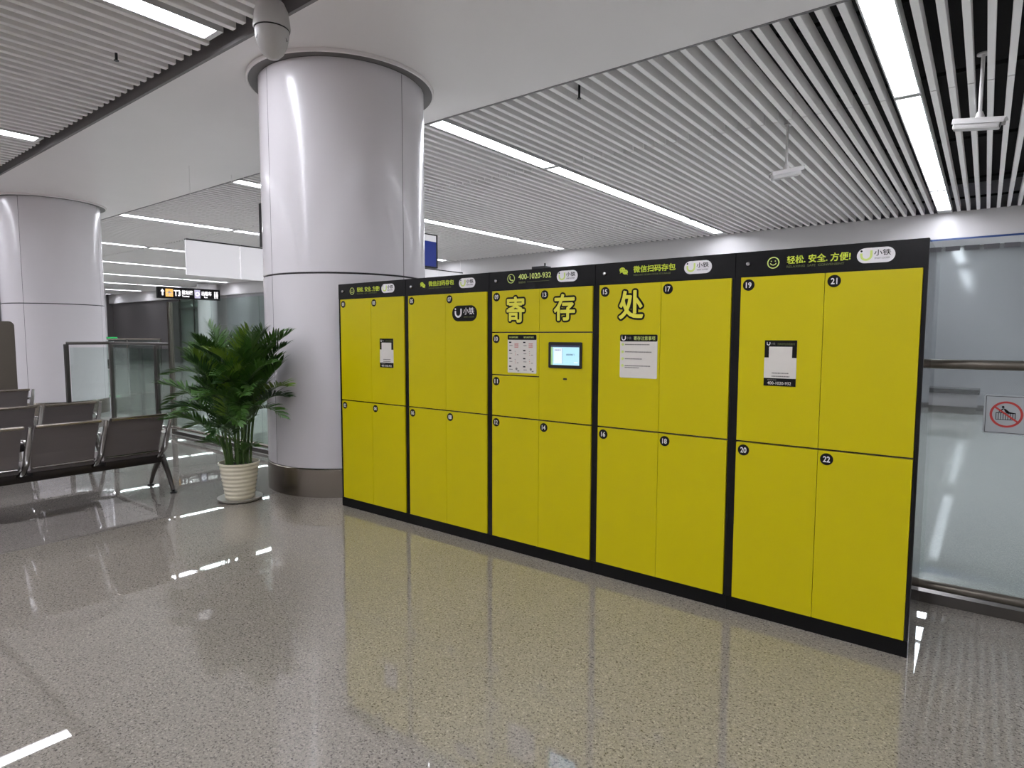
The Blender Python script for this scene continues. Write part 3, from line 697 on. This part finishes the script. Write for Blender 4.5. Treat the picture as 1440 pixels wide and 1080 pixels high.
# ---------------------------------------------------------------- waiting benches
def bench(x, y, nseat, label, mirror=False):
    """row runs along -Y from (x,y); backs face +X. x = rear foot"""
    r = empty('waiting_bench', (x, y, 0), 0, label, 'bench', 'metal waiting benches')
    P = .545; SWd = .465
    for k in range(nseat):
        y1 = -.135-k*P; y0 = y1-SWd; yc = (y0+y1)/2
        # backrest: curved perforated sheet
        prof = [(-.045, .425), (-.03, .47), (.0, .55), (.05, .66), (.115, .775), (.135, .80), (.155, .812), (.175, .806)]
        s = MB(); t = .014; vs = []; 
        for px, pz in prof: vs += [(px, y0, pz), (px, y1, pz), (px-t, y0, pz-.002), (px-t, y1, pz-.002)]
        fs = []
        for i in range(len(prof)-1):
            o = i*4; q = o+4; fs += [(o, o+1, q+1, q), (o+2, q+2, q+3, o+3), (o, q, q+2, o+2), (o+1, o+3, q+3, q+1)]
        fs += [(0, 2, 3, 1), (len(vs)-4, len(vs)-3, len(vs)-1, len(vs)-2)]
        s.add(vs, fs, M['seatmetal'], False); s.build('backrest', r)
        s = MB(); s.tube([(.165, y0, .797), (.165, y1, .797)], .016, M['steel'], 10); s.build('back_rail', r)
        # seat pan
        prof = [(-.035, .43), (-.06, .402), (-.13, .395), (-.35, .41), (-.46, .428), (-.49, .42), (-.505, .39), (-.50, .365)]
        s = MB(); vs = []
        for px, pz in prof: vs += [(px, y0, pz), (px, y1, pz), (px+.002, y0, pz-.014), (px+.002, y1, pz-.014)]
        fs = []
        for i in range(len(prof)-1):
            o = i*4; q = o+4; fs += [(o, q, q+1, o+1), (o+2, o+3, q+3, q+2), (o, o+2, q+2, q), (o+1, q+1, q+3, o+3)]
        s.add(vs, fs, M['seatmetal'], False)
        s.box((-.46, y0+.02, .35), (-.06, y1-.02, .384), M['seatdark']); s.build('seat', r)
        s = MB(); s.tube([(-.038, y0+.01, .43), (-.038, y1-.01, .43)], .009, M['chrome'], 8); s.build('seat_rod', r)
    s = MB(); s.bbox((-.30, -.06-nseat*P-.06, .285), (-.18, -.03, .345), M['seatdark'], .01); s.build('beam', r)
    # curved side frames carrying the seats, with armrest loop
    for k in range(nseat+1):
        yy = -.095-k*P
        path = [(.165, yy, .80), (.13, yy, .70), (.06, yy, .58), (.0, yy, .47), (-.10, yy, .39), (-.24, yy, .335)]
        s = MB(); s.tube(path, .02, M['chrome'], 10, radii=[.014, .02, .024, .026, .026, .03]); s.build('side_frame', r)
        s = MB(); s.tube([(.085, yy, .62), (.02, yy, .665), (-.12, yy, .655), (-.30, yy, .64), (-.34, yy, .60), (-.30, yy, .50), (-.24, yy, .36)], .014, M['chrome'], 8); s.build('armrest', r)
    for yy in (-.03, -.03-nseat*P-.06):
        s = MB(); s.tube([(-.24, yy, .36), (-.16, yy, .26), (-.07, yy, .14), (-.01, yy, .03)], .02, M['dsteel'], 10, radii=[.03, .028, .022, .018])
        s.tube([(-.24, yy, .36), (-.34, yy, .25), (-.44, yy, .14), (-.505, yy, .03)], .02, M['dsteel'], 10, radii=[.03, .028, .022, .018]); s.build('leg', r)
        for fx in (.0, -.515):
            s = MB(); s.lathe([(0, 0), (.032, 0), (.032, .012), (.012, .018), (.012, .035), (0, .035)], M['darkplastic'], c=(fx, yy), n=16); s.build('foot', r)
    return r
bench(-1.67, -.72, 4, 'nearest grey perforated metal bench at left, seen from behind')
bench(-3.42, -.72, 4, 'middle grey metal bench at left, partly hidden by the nearest bench')
bench(-5.95, -.68, 4, 'farthest grey metal bench at left, only its top edge showing')

# ---------------------------------------------------------------- potted palm
PXc, PYc = -.93, -.47
r = empty('potted_palm', (PXc, PYc, 0), 0, 'tall potted areca palm in a ribbed cream pot between bench and column', 'potted plant')
s = MB(); s.lathe([(0, 0), (.17, 0), (.195, .012), (.2, .03), (.19, .032), (.16, .018), (0, .018)], M['saucer'], n=40); s.build('saucer', r)
prof = [(0, .02), (.125, .02)]
for k in range(40):
    f = k/39; z = .03+.31*f; prof.append((.128+.045*f+.0035*math.sin(f*2*math.pi*8), z))
prof += [(.182, .345), (.183, .362), (.172, .364), (.165, .34), (.16, .3), (0, .3)]
s = MB(); s.lathe(prof, M['pot'], n=48); s.build('plant_pot', r)
s = MB(); s.lathe([(.163, .33), (.1, .34), (.05, .345), (0, .343)], M['soil'], n=24); s.build('soil', r)
rnd = random.Random(11)
def frond(base, az, el0, length, droop, m, leaflen, npair=24, twist=0.):
    s = MB(); pts = []; p = Vector(base); n = 14; el = el0
    for i in range(n+1):
        pts.append(p.copy()); d = Vector((math.cos(az)*math.cos(el), math.sin(az)*math.cos(el), math.sin(el)))
        p = p+d*(length/n); el -= droop/n*(.5+1.2*i/n)
    s.tube(pts, .004, M['stem'], 5, radii=[.0055*(1-.8*i/n) for i in range(n+1)])
    for i in range(npair):
        f = .22+.78*i/(npair-1); q = f*n; j = min(int(q), n-1); fr = q-j
        P = pts[j].lerp(pts[j+1], fr); t = (pts[j+1]-pts[j]).normalized()
        sd = t.cross(Vector((0, 0, 1)));  sd = sd.normalized() if sd.length > .05 else Vector((-math.sin(az), math.cos(az), 0)); upv = sd.cross(t)
        ll = leaflen*(.45+.85*math.sin(math.pi*(.12+.78*(f-.22)/.78)))*rnd.uniform(.88, 1.08)
        for sg_ in (-1, 1):
            fa = R(58-34*(f-.22)/.78+rnd.uniform(-6, 6))
            d = (t*math.cos(fa)+sd*sg_*math.sin(fa)+upv*rnd.uniform(.28, .5)).normalized()
            wdt = .0088*rnd.uniform(.8, 1.2); nrm = d.cross(t).normalized(); wv = nrm.cross(d).normalized()
            vs = []; a = P.copy(); dd = d.copy()
            for k, wf in enumerate((.35, 1, .9, .55, .04)):
                vs += [a+wv*wdt*wf, a-wv*wdt*wf]; a = a+dd*(ll/4); dd = (dd+Vector((0, 0, -.085-.07*k))).normalized()
            s.add(vs, [(0, 1, 3, 2), (2, 3, 5, 4), (4, 5, 7, 6), (6, 7, 9, 8)], m)
    return s
def clear(base, az, ln):
    for f in (.4, .7, 1):
        if math.hypot(PXc+base[0]+math.cos(az)*ln*f*.75+.824, PYc+base[1]+math.sin(az)*ln*f*.75-.723) < .90: return False
    return True
ncane = 19
for c in range(ncane):
    a = 2*math.pi*c*.382+rnd.uniform(-.3, .3); rr = .02+.11*math.sqrt((c+.5)/ncane)
    bx, by = rr*math.cos(a), rr*math.sin(a); hgt = rnd.uniform(.58, .84) if c % 5 else rnd.uniform(.38, .5)
    lean = rnd.uniform(.06, .14)*(.4+rr/.13)*.5
    pts = [(bx+lean*math.cos(a)*f**1.5, by+lean*math.sin(a)*f**1.5, .33+hgt*.78*f) for f in (0, .2, .4, .6, .8, 1)]
    s = MB(); s.tube(pts, .01, M['stem'], 7, radii=[.0095, .008, .0075, .007, .006, .005]); s.build('stem', r)
    top = pts[-1]
    for k in range(4):
        for tries in range(30):
            az = a+rnd.uniform(-1.6, 1.6); ln = rnd.uniform(.60, .84) if k < 3 else rnd.uniform(.5, .66)
            if clear(top, az, ln*.8): break
        else: continue
        el = R(rnd.uniform(80, 91)) if k < 2 else (R(rnd.uniform(68, 80)) if k == 2 else R(rnd.uniform(48, 66)))
        dr = R(rnd.uniform(30, 75)) if k < 3 else R(rnd.uniform(60, 90))
        m_ = M['leafd'] if rnd.random() < .35 else (M['leafy'] if rnd.random() < .12 else M['leaf'])
        for tries in range(12):
            fb = frond((top[0], top[1], top[2]-.03*k), az, el, ln, dr, m_, .15, 26)
            if all(math.hypot(v[0]+PXc+.824, v[1]+PYc-.723) > .835 for v in fb.v): fb.build('frond', r); break
            az += .35 if math.sin(az-R(82)) > 0 else -.35      # turn the frond away from the column
# stray lower fronds
for az, el, ln, z in ((R(5), 40, .66, .72), (R(-25), 35, .6, .80), (R(-150), 45, .5, .55), (R(-5), 62, .36, .36), (R(-140), 62, .36, .36), (R(200), 40, .6, .75), (R(-100), 45, .55, .7), (R(222), 32, .62, .9), (R(215), 50, .7, .95)):
    frond((.04*math.cos(az), .04*math.sin(az), z), az, R(el), ln, R(75), M['leaf'], .13, 18).build('frond', r)
